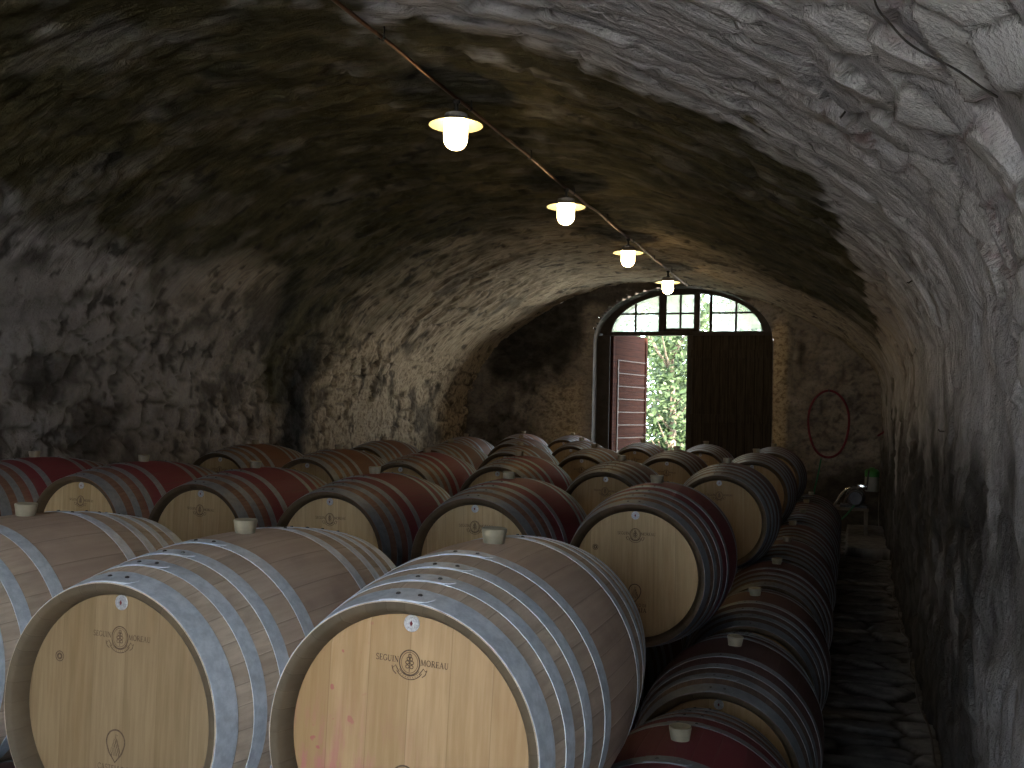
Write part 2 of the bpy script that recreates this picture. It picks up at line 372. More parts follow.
S, Y = np.meshgrid(sv, yv, indexing='ij')
# arc length measured as in the notes: 0 at camera-relative floor -1.545
blend_st = sst(3.9, 3.2, Y + (fbm(S * 1.1, Y * 1.1, 3) - .5) * 2.0) * sst(3.15, 2.75, S + (fbm(S * .9, Y * 1.3, 8) - .5) * .9) * sst(1.5, 1.9, S + (fbm(S, Y, 12) - .5) * .8)
blend_left = sst(8.3, 8.9, S + (fbm(S, Y * .8, 21) - .5) * .9)
blend_right = sst(1.9, 1.6, S)
wx = (fbm(S * 2, Y * 2, 40) - .5) * .5; wy = (fbm(S * 2, Y * 2, 41) - .5) * .5
# thin courses running round the arch
f1, f2, i1, a1, b1 = voro(S * 2.4 + wx, Y * 8.5 + wy * 2, 1)
e1 = sst(0, .22, f2 - f1)
# big irregular blocks
g1, g2, i2, a2, b2 = voro(S * 5.4 + wx * .4, Y * 4.8 + wy * .4, 5, 1.0)
e2 = sst(0, .085, g2 - g1)
# rubble
r1, r2, i3, a3, b3 = voro(S * 5.0 + wx, Y * 3.6 + wy, 9, 1.0)
e3 = sst(0, .2, r2 - r1)
show = sst(.36, .56, fbm(S * 1.2, Y * 1.2, 50))         # where plaster has come off
rub = np.clip(blend_left + blend_right * .6, 0, 1)
thin = (1 - rub) * (1 - blend_st)
disp = thin * (e1 * .022 + (i1 - .5) * .032) * (.5 + .5 * show)
disp += blend_st * (e2 * .024 + (i2 - .5) * .024 + (a2 * (i2 - .5) + b2 * (_h(np.floor(i2 * 9999), np.floor(i2 * 77), 3) - .5)) * .075)
disp += (1 - blend_st) * rub * (e3 * .032 + (i3 - .5) * .045) * (.4 + .6 * show)
disp += (fbm(S * 1.0, Y * 1.0, 60) - .5) * .09 + (fbm(S * 6, Y * 7, 61) - .5) * .022 + (fbm(S * 18, Y * 24, 62, 3) - .5) * .012
X3 = cx[:, None] + nx[:, None] * disp; Z3 = cz[:, None] + nz[:, None] * disp
joint = thin * (1 - sst(.02, .12, f2 - f1)) * .8 * show + blend_st * (1 - sst(.03, .11, g2 - g1)) + (1 - blend_st) * rub * (1 - sst(.02, .12, r2 - r1)) * (.25 + .75 * show)
tint = np.clip(thin * i1 + blend_st * i2 + rub * (1 - blend_st) * i3, 0, 1)
red = blend_st * sst(.45, .65, fbm(S * 2.5, Y * 2.5, 70)) * .7
nz1 = fbm(S * 1.6, Y * 1.6, 80, 5) - .5; nz2 = fbm(S * 4, Y * 5, 81, 5) - .5
yb = 4.3 - sst(4.6, 6.5, S) * 1.35 + sst(3.1, 2.2, S) * 6.5
moss = sst(-.25, .35, Y - yb + nz1 * 1.1 + nz2 * 1.5) * sst(8.5, 7.9, S + nz1 * 1.3 + nz2 * .5 - sst(10.5, 9, Y) * sst(7.4, 8.6, Y) * 1.3)
moss *= 1 - .75 * sst(8.6, 11.0, Y + (S - 5.5) * .15 + nz1 * 3)
moss = np.clip(moss * (1.0 + nz2 * .7) + .3 * sst(.1, .3, nz2) * (Y > 4), 0, 1)
soot = np.clip(sst(.06, .26, nz1 + .5 * nz2 + .08 * np.exp(-((S - 5.2) / .6) ** 2)) * .65 * sst(3.8, 4.6, Y) * (.25 + .75 * sst(7.0, 7.8, S)), 0, 1)
pit = sst(.66, .74, fbm(S * 7, Y * 11, 140, 3)) * sst(3.9, 4.8, Y); soot = np.maximum(soot, pit * .75 * sst(2.2, 3, S))
soot = np.maximum(soot, sst(-.45, .6, 1.5 - S + nz1 * 2.2 + nz2 * .9) * sst(2.6, 4.2, Y + nz1 * 2 + nz2) * .9)       # dark foot of the right wall, fading towards the near end
soot = np.maximum(soot, np.exp(-((Y - 9.05 + nz1 * .7) / .35) ** 2) * sst(8.6, 9.2, S) * 1.15)                      # dark chase in the left wall
soot = np.maximum(soot, sst(.15, .3, nz2 + nz1 * .4) * sst(7.6, 8.6, S) * .7)
ochre = np.clip(sst(4.5, 9.0, Y + nz1 * 3) * .85 * sst(1.2, 3.2, S + nz1) * (1 - .55 * sst(8.2, 8.9, S) * sst(9.5, 8, Y)), 0, 1)
iso = np.clip(np.maximum(rub, blend_st) * 1.0, 0, 1)
rubble = np.clip(sst(7.6, 9.0, S) + .5 * sst(1.9, 1.2, S), 0, 1)  # where the greys are dimmed in colour, mostly the left wall
def grid_mesh(name, s0, s1, label):
    n = s1 - s0; m = len(yv)
    co = np.stack([X3[s0:s1], Y[s0:s1], Z3[s0:s1]], -1).reshape(-1, 3)
    idx = np.arange(n * m).reshape(n, m)
    q = np.stack([idx[:-1, :-1], idx[:-1, 1:], idx[1:, 1:], idx[1:, :-1]], -1).reshape(-1, 4)
    return np_mesh(name, co, q, S[s0:s1].ravel(), Y[s0:s1].ravel(),
                   dict(joint=joint[s0:s1].ravel(), tint=tint[s0:s1].ravel(), red=red[s0:s1].ravel(), moss=moss[s0:s1].ravel(), soot=np.clip(soot[s0:s1], 0, 1).ravel(), ochre=ochre[s0:s1].ravel(), iso=iso[s0:s1].ravel(), rubble=rubble[s0:s1].ravel(), block=blend_st[s0:s1].ravel()), M_STONE)
def np_mesh(name, co, q, u, v, attrs, material):
    me = bpy.data.meshes.new(name)
    me.vertices.add(len(co)); me.vertices.foreach_set('co', co.astype(np.float32).ravel())
    me.loops.add(q.size); me.loops.foreach_set('vertex_index', q.astype(np.int32).ravel())
    me.polygons.add(len(q)); me.polygons.foreach_set('loop_start', np.arange(0, q.size, 4, dtype=np.int32))
    me.update(calc_edges=True); me.validate()
    uvl = me.uv_layers.new(name='UVMap'); uvl.data.foreach_set('uv', np.stack([u[q.ravel()], v[q.ravel()]], -1).astype(np.float32).ravel())
    for k, a in attrs.items():
        at = me.attributes.new(k, 'FLOAT', 'POINT'); at.data.foreach_set('value', a.astype(np.float32))
    me.polygons.foreach_set('use_smooth', np.ones(len(q), bool)); me.update()
    return link(name, me, material)
sR = int(np.searchsorted(sv, 1.95)); sL = int(np.searchsorted(sv, 9.2))
struct(grid_mesh('wall_right', 0, sR + 1, ''), 'rough plastered masonry wall beside the aisle', 'wall')
struct(grid_mesh('ceiling', sR, sL + 1, ''), 'stained stone barrel vault over the cellar', 'ceiling')
struct(grid_mesh('wall_left', sL, SN, ''), 'rubble stone wall behind the left barrels', 'wall')

# ------------------------------------------------------------------ far wall with the arched doorway
OX0, OX1, OZS, OZT = -3.66, -1.05, 2.62, 3.42
def oval_top(x):
    c = (OX0 + OX1) / 2; a = (OX1 - OX0) / 2; t = np.clip(1 - ((x - c) / a) ** 2, 0, 1); return OZS + (OZT - OZS) * np.sqrt(t)
gx = np.linspace(-6.0, .7, 168); gz = np.linspace(-.06, 3.62, 93)
GX, GZ = np.meshgrid(gx, gz, indexing='ij')
def inside(x, z): return (x > OX0) & (x < OX1) & (z < oval_top(x))
# pull the ring of vertices next to the opening on to its outline
hx = gx[1] - gx[0]; PX, PZ = GX.copy(), GZ.copy()
for X0 in (OX0, OX1):
    m = (np.abs(GX - X0) < hx * .51) & (GZ < OZS + .02); PX[m] = X0
c_ = (OX0 + OX1) / 2; a_ = (OX1 - OX0) / 2; b_ = OZT - OZS
rr = np.sqrt(((GX - c_) / a_) ** 2 + ((GZ - OZS) / b_) ** 2)
m = (GZ > OZS) & (np.abs(rr - 1) < .033)
PX[m] = c_ + (GX[m] - c_) / rr[m]; PZ[m] = OZS + (GZ[m] - OZS) / rr[m]
ccx = (PX[:-1, :-1] + PX[1:, 1:]) / 2; ccz = (PZ[:-1, :-1] + PZ[1:, 1:]) / 2
keep = ~inside(ccx, ccz)
wv1, wv2, wi, _, _ = voro(GX * 3.4 + fbm(GX * 2, GZ * 2, 90), GZ * 5 + fbm(GX * 2, GZ * 2, 93), 15, 1.0)
wsh = sst(.4, .6, fbm(GX * 1.2, GZ * 1.2, 95)); wn1 = fbm(GX * 1.4, GZ * 1.4, 96, 5) - .5; wn2 = fbm(GX * 4, GZ * 4, 97, 5) - .5
wd = (sst(0, .2, wv2 - wv1) * .025 + (wi - .5) * .03) * (.3 + .7 * wsh) + (fbm(GX * 7, GZ * 7, 98) - .5) * .03
jamb = sst(-1.07, -1.03, GX) * sst(-.80, -.86, GX + wn2 * .08) * sst(2.95, 2.8, GZ + wn2 * .1)
wd = wd + .05 * jamb + (sst(0, .2, wv2 - wv1) * .02 + (wi - .5) * .02)
edge_d = np.minimum(np.abs(GX - OX1), np.abs(GX - OX0))
idx = np.arange(GX.size).reshape(GX.shape)
q = np.stack([idx[:-1, :-1], idx[1:, :-1], idx[1:, 1:], idx[:-1, 1:]], -1)[keep]
lump = sst(.35, .5, (GX + 4.75) * 0 + fbm(GX * 1.1 + 3, GZ * 1.1, 99))
wdark = np.clip(sst(-.15, .2, np.minimum((-3.75 - GX) * .6, (GX + 5.35) * .6) + wn1 * .5) * sst(-.2, .25, GZ - 2.02 + wn1 * 1.3) * .95, 0, 1)
wdark = np.maximum(wdark, sst(.0, .3, np.minimum(GX + 3.85, .1) + (GZ - 1.2) * .0 + wn1 * .25 - .05) * (GX < -3) * .8)
wdark = np.maximum(wdark, sst(0.05, .3, GZ - 2.95 + wn1 * .8) * (GX < -.5) * .85)
wdark = np.maximum(wdark, sst(.1, .3, wn2 + wn1) * .7)
wdark = np.maximum(wdark, np.exp(-((GX + .66 + wn2 * .1) / .09) ** 2) * sst(1.9, 2.2, GZ + wn1 * .5) * sst(2.75, 2.55, GZ) * .9)
wdark = np.maximum(wdark, .45 + wn2 * .5)
wdark = np.maximum(wdark, sst(1.15, .5, GZ + wn1) * sst(-.9, -.5, GX) * .9)  # darker low down at the aisle end
wdark = wdark * (1 - .85 * jamb)
low = sst(-4.7, -4.2, GX + wn2 * .3) * sst(-3.7, -3.9, GX) * sst(2.05, 1.85, GZ + wn1 * .6)
wdark = wdark * (1 - .6 * low)
np_far = np_mesh('wall_far', np.stack([PX, FAR - wd * (.2 + .8 * sst(0, .1, edge_d)), PZ], -1).reshape(-1, 3), q, GX.ravel(), GZ.ravel(),
                 dict(joint=((1 - sst(.02, .12, wv2 - wv1)) * wsh).ravel(), tint=wi.ravel(), red=0 * wi.ravel(), moss=0 * wi.ravel(), soot=np.clip(wdark, 0, 1).ravel(), ochre=(.5 + .5 * jamb + .3 * low).ravel(), iso=(1 + 0 * wi).ravel(), rubble=(.8 * (1 - jamb)).ravel(), block=0 * wi.ravel()), M_STONE)
struct(np_far, 'end wall of the cellar around the arched doorway', 'wall')
# reveal of the opening
outl = [(OX0, -.05), (OX0, OZS * .5)] + [(c_ - a_ * math.cos(t), OZS + b_ * math.sin(t)) for t in np.linspace(0, PI, 40)] + [(OX1, OZS * .5), (OX1, -.05)]
rv = MB(); n = len(outl); ny = 8
vs = [(x, FAR - .03 + (.95 * k / (ny - 1)), z) for x, z in outl for k in range(ny)]
rv.add(vs, [(i * ny + k, i * ny + k + 1, (i + 1) * ny + k + 1, (i + 1) * ny + k) for i in range(n - 1) for k in range(ny - 1)])
M_REVEAL = plain('dark_plaster', (.022, .018, .015), (.045, .036, .028), 6, .95)  # one very dark tone for the whole reveal
struct(rv.build('trim_1', M_REVEAL, smooth=60), 'dark plaster reveal of the arched doorway', 'trim')

# near wall with the doorway the daylight comes through
nb = MB(); T0, T1 = NEAR - .3, NEAR
nb.box(-6.2, NX0, T0, T1, -.06, 3.7).box(NX1, .9, T0, T1, -.06, 3.7).box(NX0, NX1, T0, T1, NZ, 3.7)
struct(nb.build('wall_near', plain('grey_plaster', (.34, .33, .31), (.42, .40, .37), 5, .9)), 'plastered near wall with the open doorway', 'wall')

# ------------------------------------------------------------------ floor
fx = np.concatenate([np.arange(-6, -.2, .12), np.arange(-.2, .62, .02)]); fy = np.concatenate([np.arange(NEAR - .3, 2.4, .06), np.arange(2.4, 12, .025), np.arange(12, 14.01, .05)])
FX, FY = np.meshgrid(fx, fy, indexing='ij')
s1_, s2_, si, _, _ = voro(FX * 2.5 + fbm(FX * 2, FY * 2, 110) * .5, FY * 4.6 + fbm(FX * 2, FY * 2, 111) * .6, 25, .9)
fz = -.02 + sst(0, .22, s2_ - s1_) * .02 + (si - .5) * .02 + (fbm(FX * 9, FY * 9, 112) - .5) * .014
ais = sst(-.14, -.02, FX); fz = fz * ais + (-.006) * (1 - ais)
step = ((FX > -.04) & (FY > 11.5)); fz = np.where(step, .09 + (fbm(FX * 6, FY * 6, 113) - .5) * .03, fz)
idx = np.arange(FX.size).reshape(FX.shape); q = np.stack([idx[:-1, :-1], idx[1:, :-1], idx[1:, 1:], idx[:-1, 1:]], -1).reshape(-1, 4)
fl = np_mesh('floor', np.stack([FX, FY, fz], -1).reshape(-1, 3), q, FX.ravel(), FY.ravel(), dict(joint=np.where(step, 0, 1 - sst(.02, .16, s2_ - s1_)).ravel(), tint=np.where(step, 1, si).ravel()), M_SLAB)
struct(fl, 'uneven stone slab floor of the cellar', 'floor')
g = MB(); g.box(-40, 40, -40, 50, -.4, -.10)
struct(g.build('ground', M_GROUND, smooth=None), 'gravel ground outside the doorways', 'ground')

# ------------------------------------------------------------------ far doors and fanlight
Zc = CAMH
LZ0, LZ1 = 1.168 + Zc, 1.228 + Zc          # the transom bar
DX0, DX1 = -3.47, -1.06
win = struct(thing('window_1', 'arched fanlight with dusty panes over the doorway', 'window', (0, DY, 0)))
fr = MB(); fr.box(DX0 - .12, DX1 + .1, -.05, .05, LZ0, LZ1, .006)
# arched outer frame, filling up to the reveal
fx0, fx1, fh = -3.455, -1.225, .60; fc = (fx0 + fx1) / 2; fa = (fx1 - fx0) / 2; FT = .535
N = 48; vs = []; fs = []
for i in range(N + 1):
    t = PI * i / N
    ix_, iz = fc - fa * math.cos(t), LZ1 - .02 + min(fh * math.sin(t), 9)
    ox, oz = c_ - (a_ + .12) * math.cos(t), OZS + (b_ + .12) * math.sin(t)
    if oz < LZ1 - .02: oz = LZ1 - .02
    for y_ in (-.04, .04): vs += [(ix_, y_, iz), (ox, y_, oz)]
for i in range(N):
    a = i * 4; b = a + 4
    fs += [(a, b, b + 1, a + 1), (a + 2, a + 3, b + 3, b + 2), (a, a + 2, b + 2, b), (a + 1, b + 1, b + 3, a + 3)]
fr.add(vs, fs)
fr.build('window_frame', M_DARKWOOD, win, smooth=30)
def px_x(px): return (DY) * ((px - 512) / 958.2 * R_.x + F_.x + .06 * U_.x) / ((px - 512) / 958.2 * R_.y + F_.y + .06 * U_.y)
def arch_z(x): return LZ1 - .02 + fh * math.sqrt(max(0, 1 - ((x - fc) / fa) ** 2))
for px, wd_ in ((635.7, .030), (736, .030), (710.8, .042)):
    x = px_x(px); b = MB(); b.box(x - wd_ / 2, x + wd_ / 2, -.02, .02, LZ1 - .01, arch_z(x) + .02, .004); b.build('glazing_bar', M_DARKWOOD, win)
for px, wd_ in ((661.5, .075), (698, .055)):
    x = px_x(px); b = MB(); b.box(x - wd_ / 2, x + wd_ / 2, -.035, .035, LZ1 - .01, arch_z(x) + .02, .004); b.build('mullion', M_DARKWOOD, win)
zb = 1.50 + Zc
xa, xb, xm = px_x(663.5), px_x(697), px_x(680.5)
def hbar(x0, x1): b = MB(); b.box(x0, x1, -.018, .018, zb - .014, zb + .014, .004); b.build('glazing_bar', M_DARKWOOD, win)
hbar(fc - fa * math.sqrt(1 - ((zb - LZ1) / fh) ** 2) - .03, px_x(661)); hbar(px_x(711), fc + fa * math.sqrt(1 - ((zb - LZ1) / fh) ** 2) + .03)
sash = MB(); z1 = arch_z(xm) + .01
sash.box(xa, xb, -.03, .03, LZ1, LZ1 + .05, .005).box(xa, xb, -.03, .03, z1 - .04, z1, .005).box(xa, xa + .045, -.03, .03, LZ1, z1, .005).box(xb - .045, xb, -.03, .03, LZ1, z1, .005)
sash.box(xm - .014, xm + .014, -.02, .02, LZ1, z1, .003).box(xa, xb, -.02, .02, zb - .014, zb + .014, .003)
sash.build('sash', M_DARKWOOD, win)
def pane(x0, x1, z0, z1, clip=True):
    pts = [(x0, z0)]; k = 10
    pts += [(x1, z0)] + [(x1 + (x0 - x1) * i / k, max(z0 + .002, min(z1, arch_z(x1 + (x0 - x1) * i / k)))) for i in range(k + 1)]
    b = MB(); m_ = len(pts)
    b.add([(x, -.003, z) for x, z in pts] + [(x, .003, z) for x, z in pts], [tuple(range(m_)), tuple(range(m_, 2 * m_))[::-1]] + [(i, i + m_, (i + 1) % m_ + m_, (i + 1) % m_) for i in range(m_)])
    b.build('pane', M_GLASS, win, smooth=None)
for x0, x1 in ((fx0, px_x(635.7)), (px_x(635.7), px_x(660)), (xa + .04, xm), (xm, xb - .04), (px_x(711), px_x(736)), (px_x(736), fx1)):
    pane(x0, x1, LZ1, zb); pane(x0, x1, zb, zb + 1)
# door frame posts
dfm = struct(thing('trim_2', 'dark timber frame of the cellar doors', 'trim', (0, DY, 0)))
for x0, x1 in ((OX0 - .05, DX0), (DX1, OX1 + .05)):
    b = MB(); b.box(x0, x1, -.05, .06, 0, LZ0, .006); b.build('post', M_DARKWOOD, dfm)
def leaf(name, label, hinge, wid, ang, m, flip):
    o = struct(thing(name, label, 'door', (hinge, DY + .0, 0), (0, 0, ang))); s = -1 if flip else 1
    b = MB(); b.box(min(0, s * wid), max(0, s * wid), -.022, .022, .03, LZ0 - (-.002 if flip else -.06), .004); b.build('boards', m, o)
    return o, s
lw = (DX1 - DX0) / 2
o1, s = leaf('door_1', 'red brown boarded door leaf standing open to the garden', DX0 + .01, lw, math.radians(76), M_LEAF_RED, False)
H_ = LZ0 + .06
for x0, x1, z0, z1 in ((.0, .05, .03, H_), (.17, .20, .03, H_ - .42), (lw - .06, lw, .03, H_)):
    b = MB(); b.box(x0, x1, -.035, -.02, z0, z1, .003); b.build('stile', M_LEAF_RED if x0 != .17 else M_BATTEN, o1)
z = H_ - .42
while z > .2:
    b = MB(); b.box(.18, lw - .05, -.031, -.02, z - .008, z + .008, .003); b.build('batten', M_BATTEN, o1); z -= .2
b = MB(); b.tube([(lw - .1, -.03, 1.05), (lw - .1, -.07, 1.05), (lw - .1, -.07, 1.2), (lw - .1, -.03, 1.2)], .008); b.build('handle', M_IRON, o1)
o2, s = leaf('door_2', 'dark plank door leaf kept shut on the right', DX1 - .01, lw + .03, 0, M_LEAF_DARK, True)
for z in (.5, 1.5, 2.45):
    b = MB(); b.box(-lw + .03, -.03, -.045, -.02, z - .06, z + .06, .005); b.build('ledge', M_LEAF_DARK, o2)
b = MB(); b.box(-lw - .02, -lw + .05, -.04, -.02, .03, LZ0, .004); b.build('meeting_stile', M_DARKWOOD, o2)

# ------------------------------------------------------------------ lettering made of strokes
def stroke(mb, pts, w, y=0.0):
    pts = [Vector((p[0], p[1])) for p in pts]; L = []; n = len(pts)
    for i, p in enumerate(pts):
        a = pts[max(0, i - 1)]; b = pts[min(n - 1, i + 1)]; t = (b - a); t = t.normalized() if t.length > 0 else Vector((1, 0)); nrm = Vector((-t.y, t.x))
        L.append((p + nrm * w / 2, p - nrm * w / 2))
    vs = [(q.x, y, q.y) for pr in L for q in pr]
    mb.add(vs, [(2 * i, 2 * i + 2, 2 * i + 3, 2 * i + 1) for i in range(n - 1)])
def arc(cx, cy, rx, ry, a0, a1, n=10): return [(cx + rx * math.cos(math.radians(a0 + (a1 - a0) * i / n)), cy + ry * math.sin(math.radians(a0 + (a1 - a0) * i / n))) for i in range(n + 1)]
TH, TN = .17, .075      # thick and thin strokes of the roman capitals
def serif(x, y, w=.26): return ([(x - w / 2, y), (x + w / 2, y)], TN * .8)
GL = {
 'S': (.56, [(arc(.28, .74, .22, .24, 40, 270, 12) + arc(.28, .27, .23, .25, 90, -140, 12)[1:], .11), ([(.46, .98), (.46, .76)], TN), ([(.08, .24), (.08, .02)], TN)]),
 'E': (.62, [([(.16, 0), (.16, 1)], TH), ([(.04, .97), (.55, .97), (.55, .78)], TN), ([(.16, .5), (.42, .5)], TN), ([(.42, .6), (.42, .4)], TN), ([(.04, .03), (.57, .03), (.57, .24)], TN)]),
 'G': (.80, [(arc(.42, .5, .35, .47, 45, 330, 20), .12), ([(.70, .42), (.70, .08)], TH), serif(.68, .44, .32), ([(.66, .97), (.66, .74)], TN)]),
 'U': (.78, [([(.16, 1), (.16, .35)] + arc(.39, .34, .23, .31, 180, 300, 8), TH * .85), (arc(.39, .34, .23, .31, 300, 360, 5) + [(.62, 1)], TN), serif(.16, .97), serif(.62, .97)]),
 'I': (.34, [([(.17, 0), (.17, 1)], TH), serif(.17, .03, .3), serif(.17, .97, .3)]),
 'N': (.84, [([(.16, 0), (.16, 1)], TN), ([(.14, .98), (.68, .02)], TH), ([(.68, 1), (.68, 0)], TN), serif(.14, .03), serif(.12, .97, .2), serif(.68, .97)]),
 'M': (.98, [([(.14, 0), (.18, 1)], TN), ([(.18, .98), (.48, .05)], TH), ([(.48, .05), (.78, .98)], TN), ([(.80, 1), (.84, 0)], TH), serif(.14, .03), serif(.84, .03, .3)]),
 'O': (.84, [(arc(.42, .5, .34, .46, 0, 360, 28), .13)]),
 'R': (.74, [([(.16, 0), (.16, 1)], TH), ([(.04, .97)] + arc(.36, .74, .22, .23, 90, -90, 10) + [(.16, .51)], .10), ([(.36, .5), (.66, .03)], TH * .9), serif(.16, .03, .3), serif(.68, .03, .2)]),
 'A': (.78, [([(.10, 0), (.38, 1)], TN), ([(.36, 1), (.66, 0)], TH), ([(.2, .33), (.54, .33)], TN), serif(.10, .03, .24), serif(.66, .03, .28)]),
 'C': (.74, [(arc(.42, .5, .34, .47, 45, 315, 20), .12), ([(.66, .97), (.66, .74)], TN), ([(.67, .26), (.67, .1)], TN)]),
 'T': (.70, [([(.35, 0), (.35, 1)], TH), ([(.05, .76), (.05, .97), (.65, .97), (.65, .76)], TN), serif(.35, .03, .3)]),
 'L': (.60, [([(.16, 0), (.16, 1)], TH), ([(.04, .03), (.55, .03), (.55, .26)], TN), serif(.16, .97, .3)]),
 'D': (.80, [([(.16, 0), (.16, 1)], TH), ([(.04, .97)] + arc(.30, .5, .40, .47, 90, -90, 14) + [(.04, .03)], .11)]),
 'V': (.76, [([(.10, 1), (.38, 0)], TH), ([(.38, 0), (.66, 1)], TN), serif(.10, .97, .28), serif(.66, .97, .24)]),
 'P': (.68, [([(.16, 0), (.16, 1)], TH), ([(.04, .97)] + arc(.34, .73, .24, .24, 90, -90, 10) + [(.16, .49)], .10), serif(.16, .03, .3)]),
 ' ': (.36, [])}
def text(mb, s, cx, z, h, sp=.06, rot=0.0, fromleft=False, y=0.0):
    wtot = sum(GL[c][0] + sp for c in s) * h - sp * h; x = cx if fromleft else cx - wtot / 2
    t = MB()
    for c in s:
        for pts, w_ in GL[c][1]: stroke(t, [(x + p[0] * h, z + p[1] * h) for p in pts], w_ * h, y)
        x += (GL[c][0] + sp) * h
    if rot:
        o = cx; t.v = [(o + (a - o) * math.cos(rot) - (d - z) * math.sin(rot), b, z + (a - o) * math.sin(rot) + (d - z) * math.cos(rot)) for a, b, d in t.v]
    mb.add(t.v, t.f); return wtot
# maker's mark (origin at its centre, in the x-z plane)
mk = MB()
stroke(mk, arc(0, .004, .0215, .024, 0, 360, 36), .0026); stroke(mk, arc(0, .004, .0175, .020, 0, 360, 32), .0012)
stroke(mk, [(0, -.014), (0, .018)], .0016)
for zz, r_ in ((-.004, .008), (.004, .0085), (.011, .006)):
    for sg in (-1, 1):
        stroke(mk, arc(sg * r_ * .55, zz, r_ * .45, .0032, 0, 360, 10), .0019)
stroke(mk, arc(0, .017, .0032, .0035, 0, 360, 10), .0019)
for rr_, w_ in ((.0315, .0018), (.0245, .0014)): stroke(mk, arc(0, .003, rr_, rr_, 212, 328, 20), w_)
for k in range(8):
    a = math.radians(232 + k * 11); stroke(mk, [(.0265 * math.cos(a), .003 + .0265 * math.sin(a)), (.0293 * math.cos(a), .003 + .0293 * math.sin(a))], .0012)
for sg in (-1, 1): stroke(mk, [(sg * .021, -.0165), (sg * .030, -.004), (sg * .034, -.009), (sg * .0375, -.006), (sg * .034, -.016), (sg * .0275, -.021)], .0020)
TX = .0118
text(mk, 'SEGUIN', -.0235 - .0245, .0015, TX, .05); text(mk, 'MOREAU', .0235 + .0290, .0015, TX, .05)
ME_MARK = mk.mesh('maker_mark'); ME_MARK.materials.append(M_INK)
cr = MB()
drop = arc(0, .012, .0245, .026, 200, -20, 20); drop = [(x, z) for x, z in drop] + [(.017, -.012), (0, -.032), (-.017, -.012), drop[0]]
stroke(cr, drop, .0036)
for zz, n_ in ((-.014, 5), (-.005, 4), (.004, 3), (.013, 2)):
    for k in range(n_):
        x = (k - (n_ - 1) / 2) * .0062
        stroke(cr, [(x - .0022, zz - .004), (x - .0022, zz + .002), (x, zz + .005), (x + .0022, zz + .002), (x + .0022, zz - .004)], .0012)
stroke(cr, [(0, .018), (0, .028), (.005, .026)], .0016); stroke(cr, [(0, .022), (.0115, -.010)], .0016)
text(cr, 'CASTELLO DI', 0, -.051, .0125, .05); text(cr, 'VOLPAIA', 0, -.073, .0175, .10)
ME_CREST = cr.mesh('estate_mark'); ME_CREST.materials.append(M_INK)
sm = MB(); stroke(sm, arc(0, 0, .011, .011, 0, 360, 20), .0022); stroke(sm, arc(0, 0, .0055, .0055, 0, 360, 14), .0045)
ME_PLUG = sm.mesh('sampling_plug'); ME_PLUG.materials.append(M_INK)

# ------------------------------------------------------------------ the barrel
HL, RB, RH = .475, .338, .283
def rad(y): return RB - (RB - RH) * (abs(y) / HL) ** 2
ys = np.linspace(-HL, HL, 33)
prof = [(.255, -HL + .10)] + [(.252, -HL + .034), (rad(HL) - .019, -HL + .004), (rad(HL) - .013, -HL)] + [(rad(y), y) for y in ys] + [(rad(HL) - .013, HL), (rad(HL) - .019, HL - .004), (.252, HL - .034), (.255, HL - .10)]
st = MB().lathe(prof, 72, 'y'); ME_STAVE = st.mesh('staves'); smooth_mesh(ME_STAVE, 35); ME_STAVE.materials.append(M_STAVE)
hd = MB(); rad_ = [(0, -.008), (.12, -.008), (.245, -.007), (.256, -.002), (.256, .012), (0, .012)]
hd.lathe(rad_, 64, 'y'); ME_HEAD = hd.mesh('head'); smooth_mesh(ME_HEAD, 30); ME_HEAD.materials.append(M_HEAD)
def hoop_mesh(y0, y1):
    mb = MB(); th = .0013; n = 5
    pr = [(rad(y0 + (y1 - y0) * k / n) + th, y0 + (y1 - y0) * k / n) for k in range(n + 1)]
    pr += [(rad(y1) - .001, y1), (rad(y0) - .001, y0)]
    mb.lathe(pr, 80, 'y', True)
    # riveted lap with a rounded tongue
    a0, a1 = -.20, .17; c = (y0 + y1) / 2; hw = abs(y1 - y0) / 2 * .96; K = 14; vs = []; fs = []
    for k in range(K + 1):
        a = a0 + (a1 - a0) * k / K; tail = max(0.0, (k - (K - 4)) / 4); h = hw * math.sqrt(max(0.02, 1 - tail * tail))
        for y, lift in ((c - h, .0012), (c - h, .0028), (c + h, .0028), (c + h, .0012)):
            r = rad(y) + lift; vs.append((r * math.sin(a), y, r * math.cos(a)))
    for k in range(K):
        for j in range(3): b = k * 4 + j; fs.append((b, b + 1, b + 5, b + 4))
    fs += [(0, 3, 2, 1), tuple(K * 4 + j for j in range(4))]
    mb.add(vs, fs); me = mb.mesh('hoop'); smooth_mesh(me, 35); me.materials.append(M_HOOP); return me
def rivet_mesh(y0, y1, a):
    c = (y0 + y1) / 2; r = rad(c) + .0030; mb = MB().lathe([(.0052, -.001), (.0048, .0012), (.003, .0024), (0, .0028)], 10, 'z')
    ca, sa = math.cos(a), math.sin(a)
    mb.v = [(x * ca + (z + r) * sa, y + c, -x * sa + (z + r) * ca) for x, y, z in mb.v]
    me = mb.mesh('rivet'); smooth_mesh(me, 50); me.materials.append(M_RIVET); return me
spans = [(-HL + .002, -HL + .058), (-HL + .102, -HL + .140), (-HL + .188, -HL + .226), (-HL + .300, -HL + .340)]
spans += [(-b, -a) for a, b in spans[::-1]]
ME_HOOPS = [(hoop_mesh(a, b), [rivet_mesh(a, b, t) for t in (-.10, .06)]) for a, b in spans]
bg = MB().lathe([(0, -.012), (.024, -.012), (.0255, 0), (.0305, .030), (.0305, .033), (.0275, .035), (.022, .031), (0, .029)], 24, 'z', c=(0, 0, RB))
ME_BUNG = bg.mesh('bung'); smooth_mesh(ME_BUNG, 35); ME_BUNG.materials.append(M_BUNG)
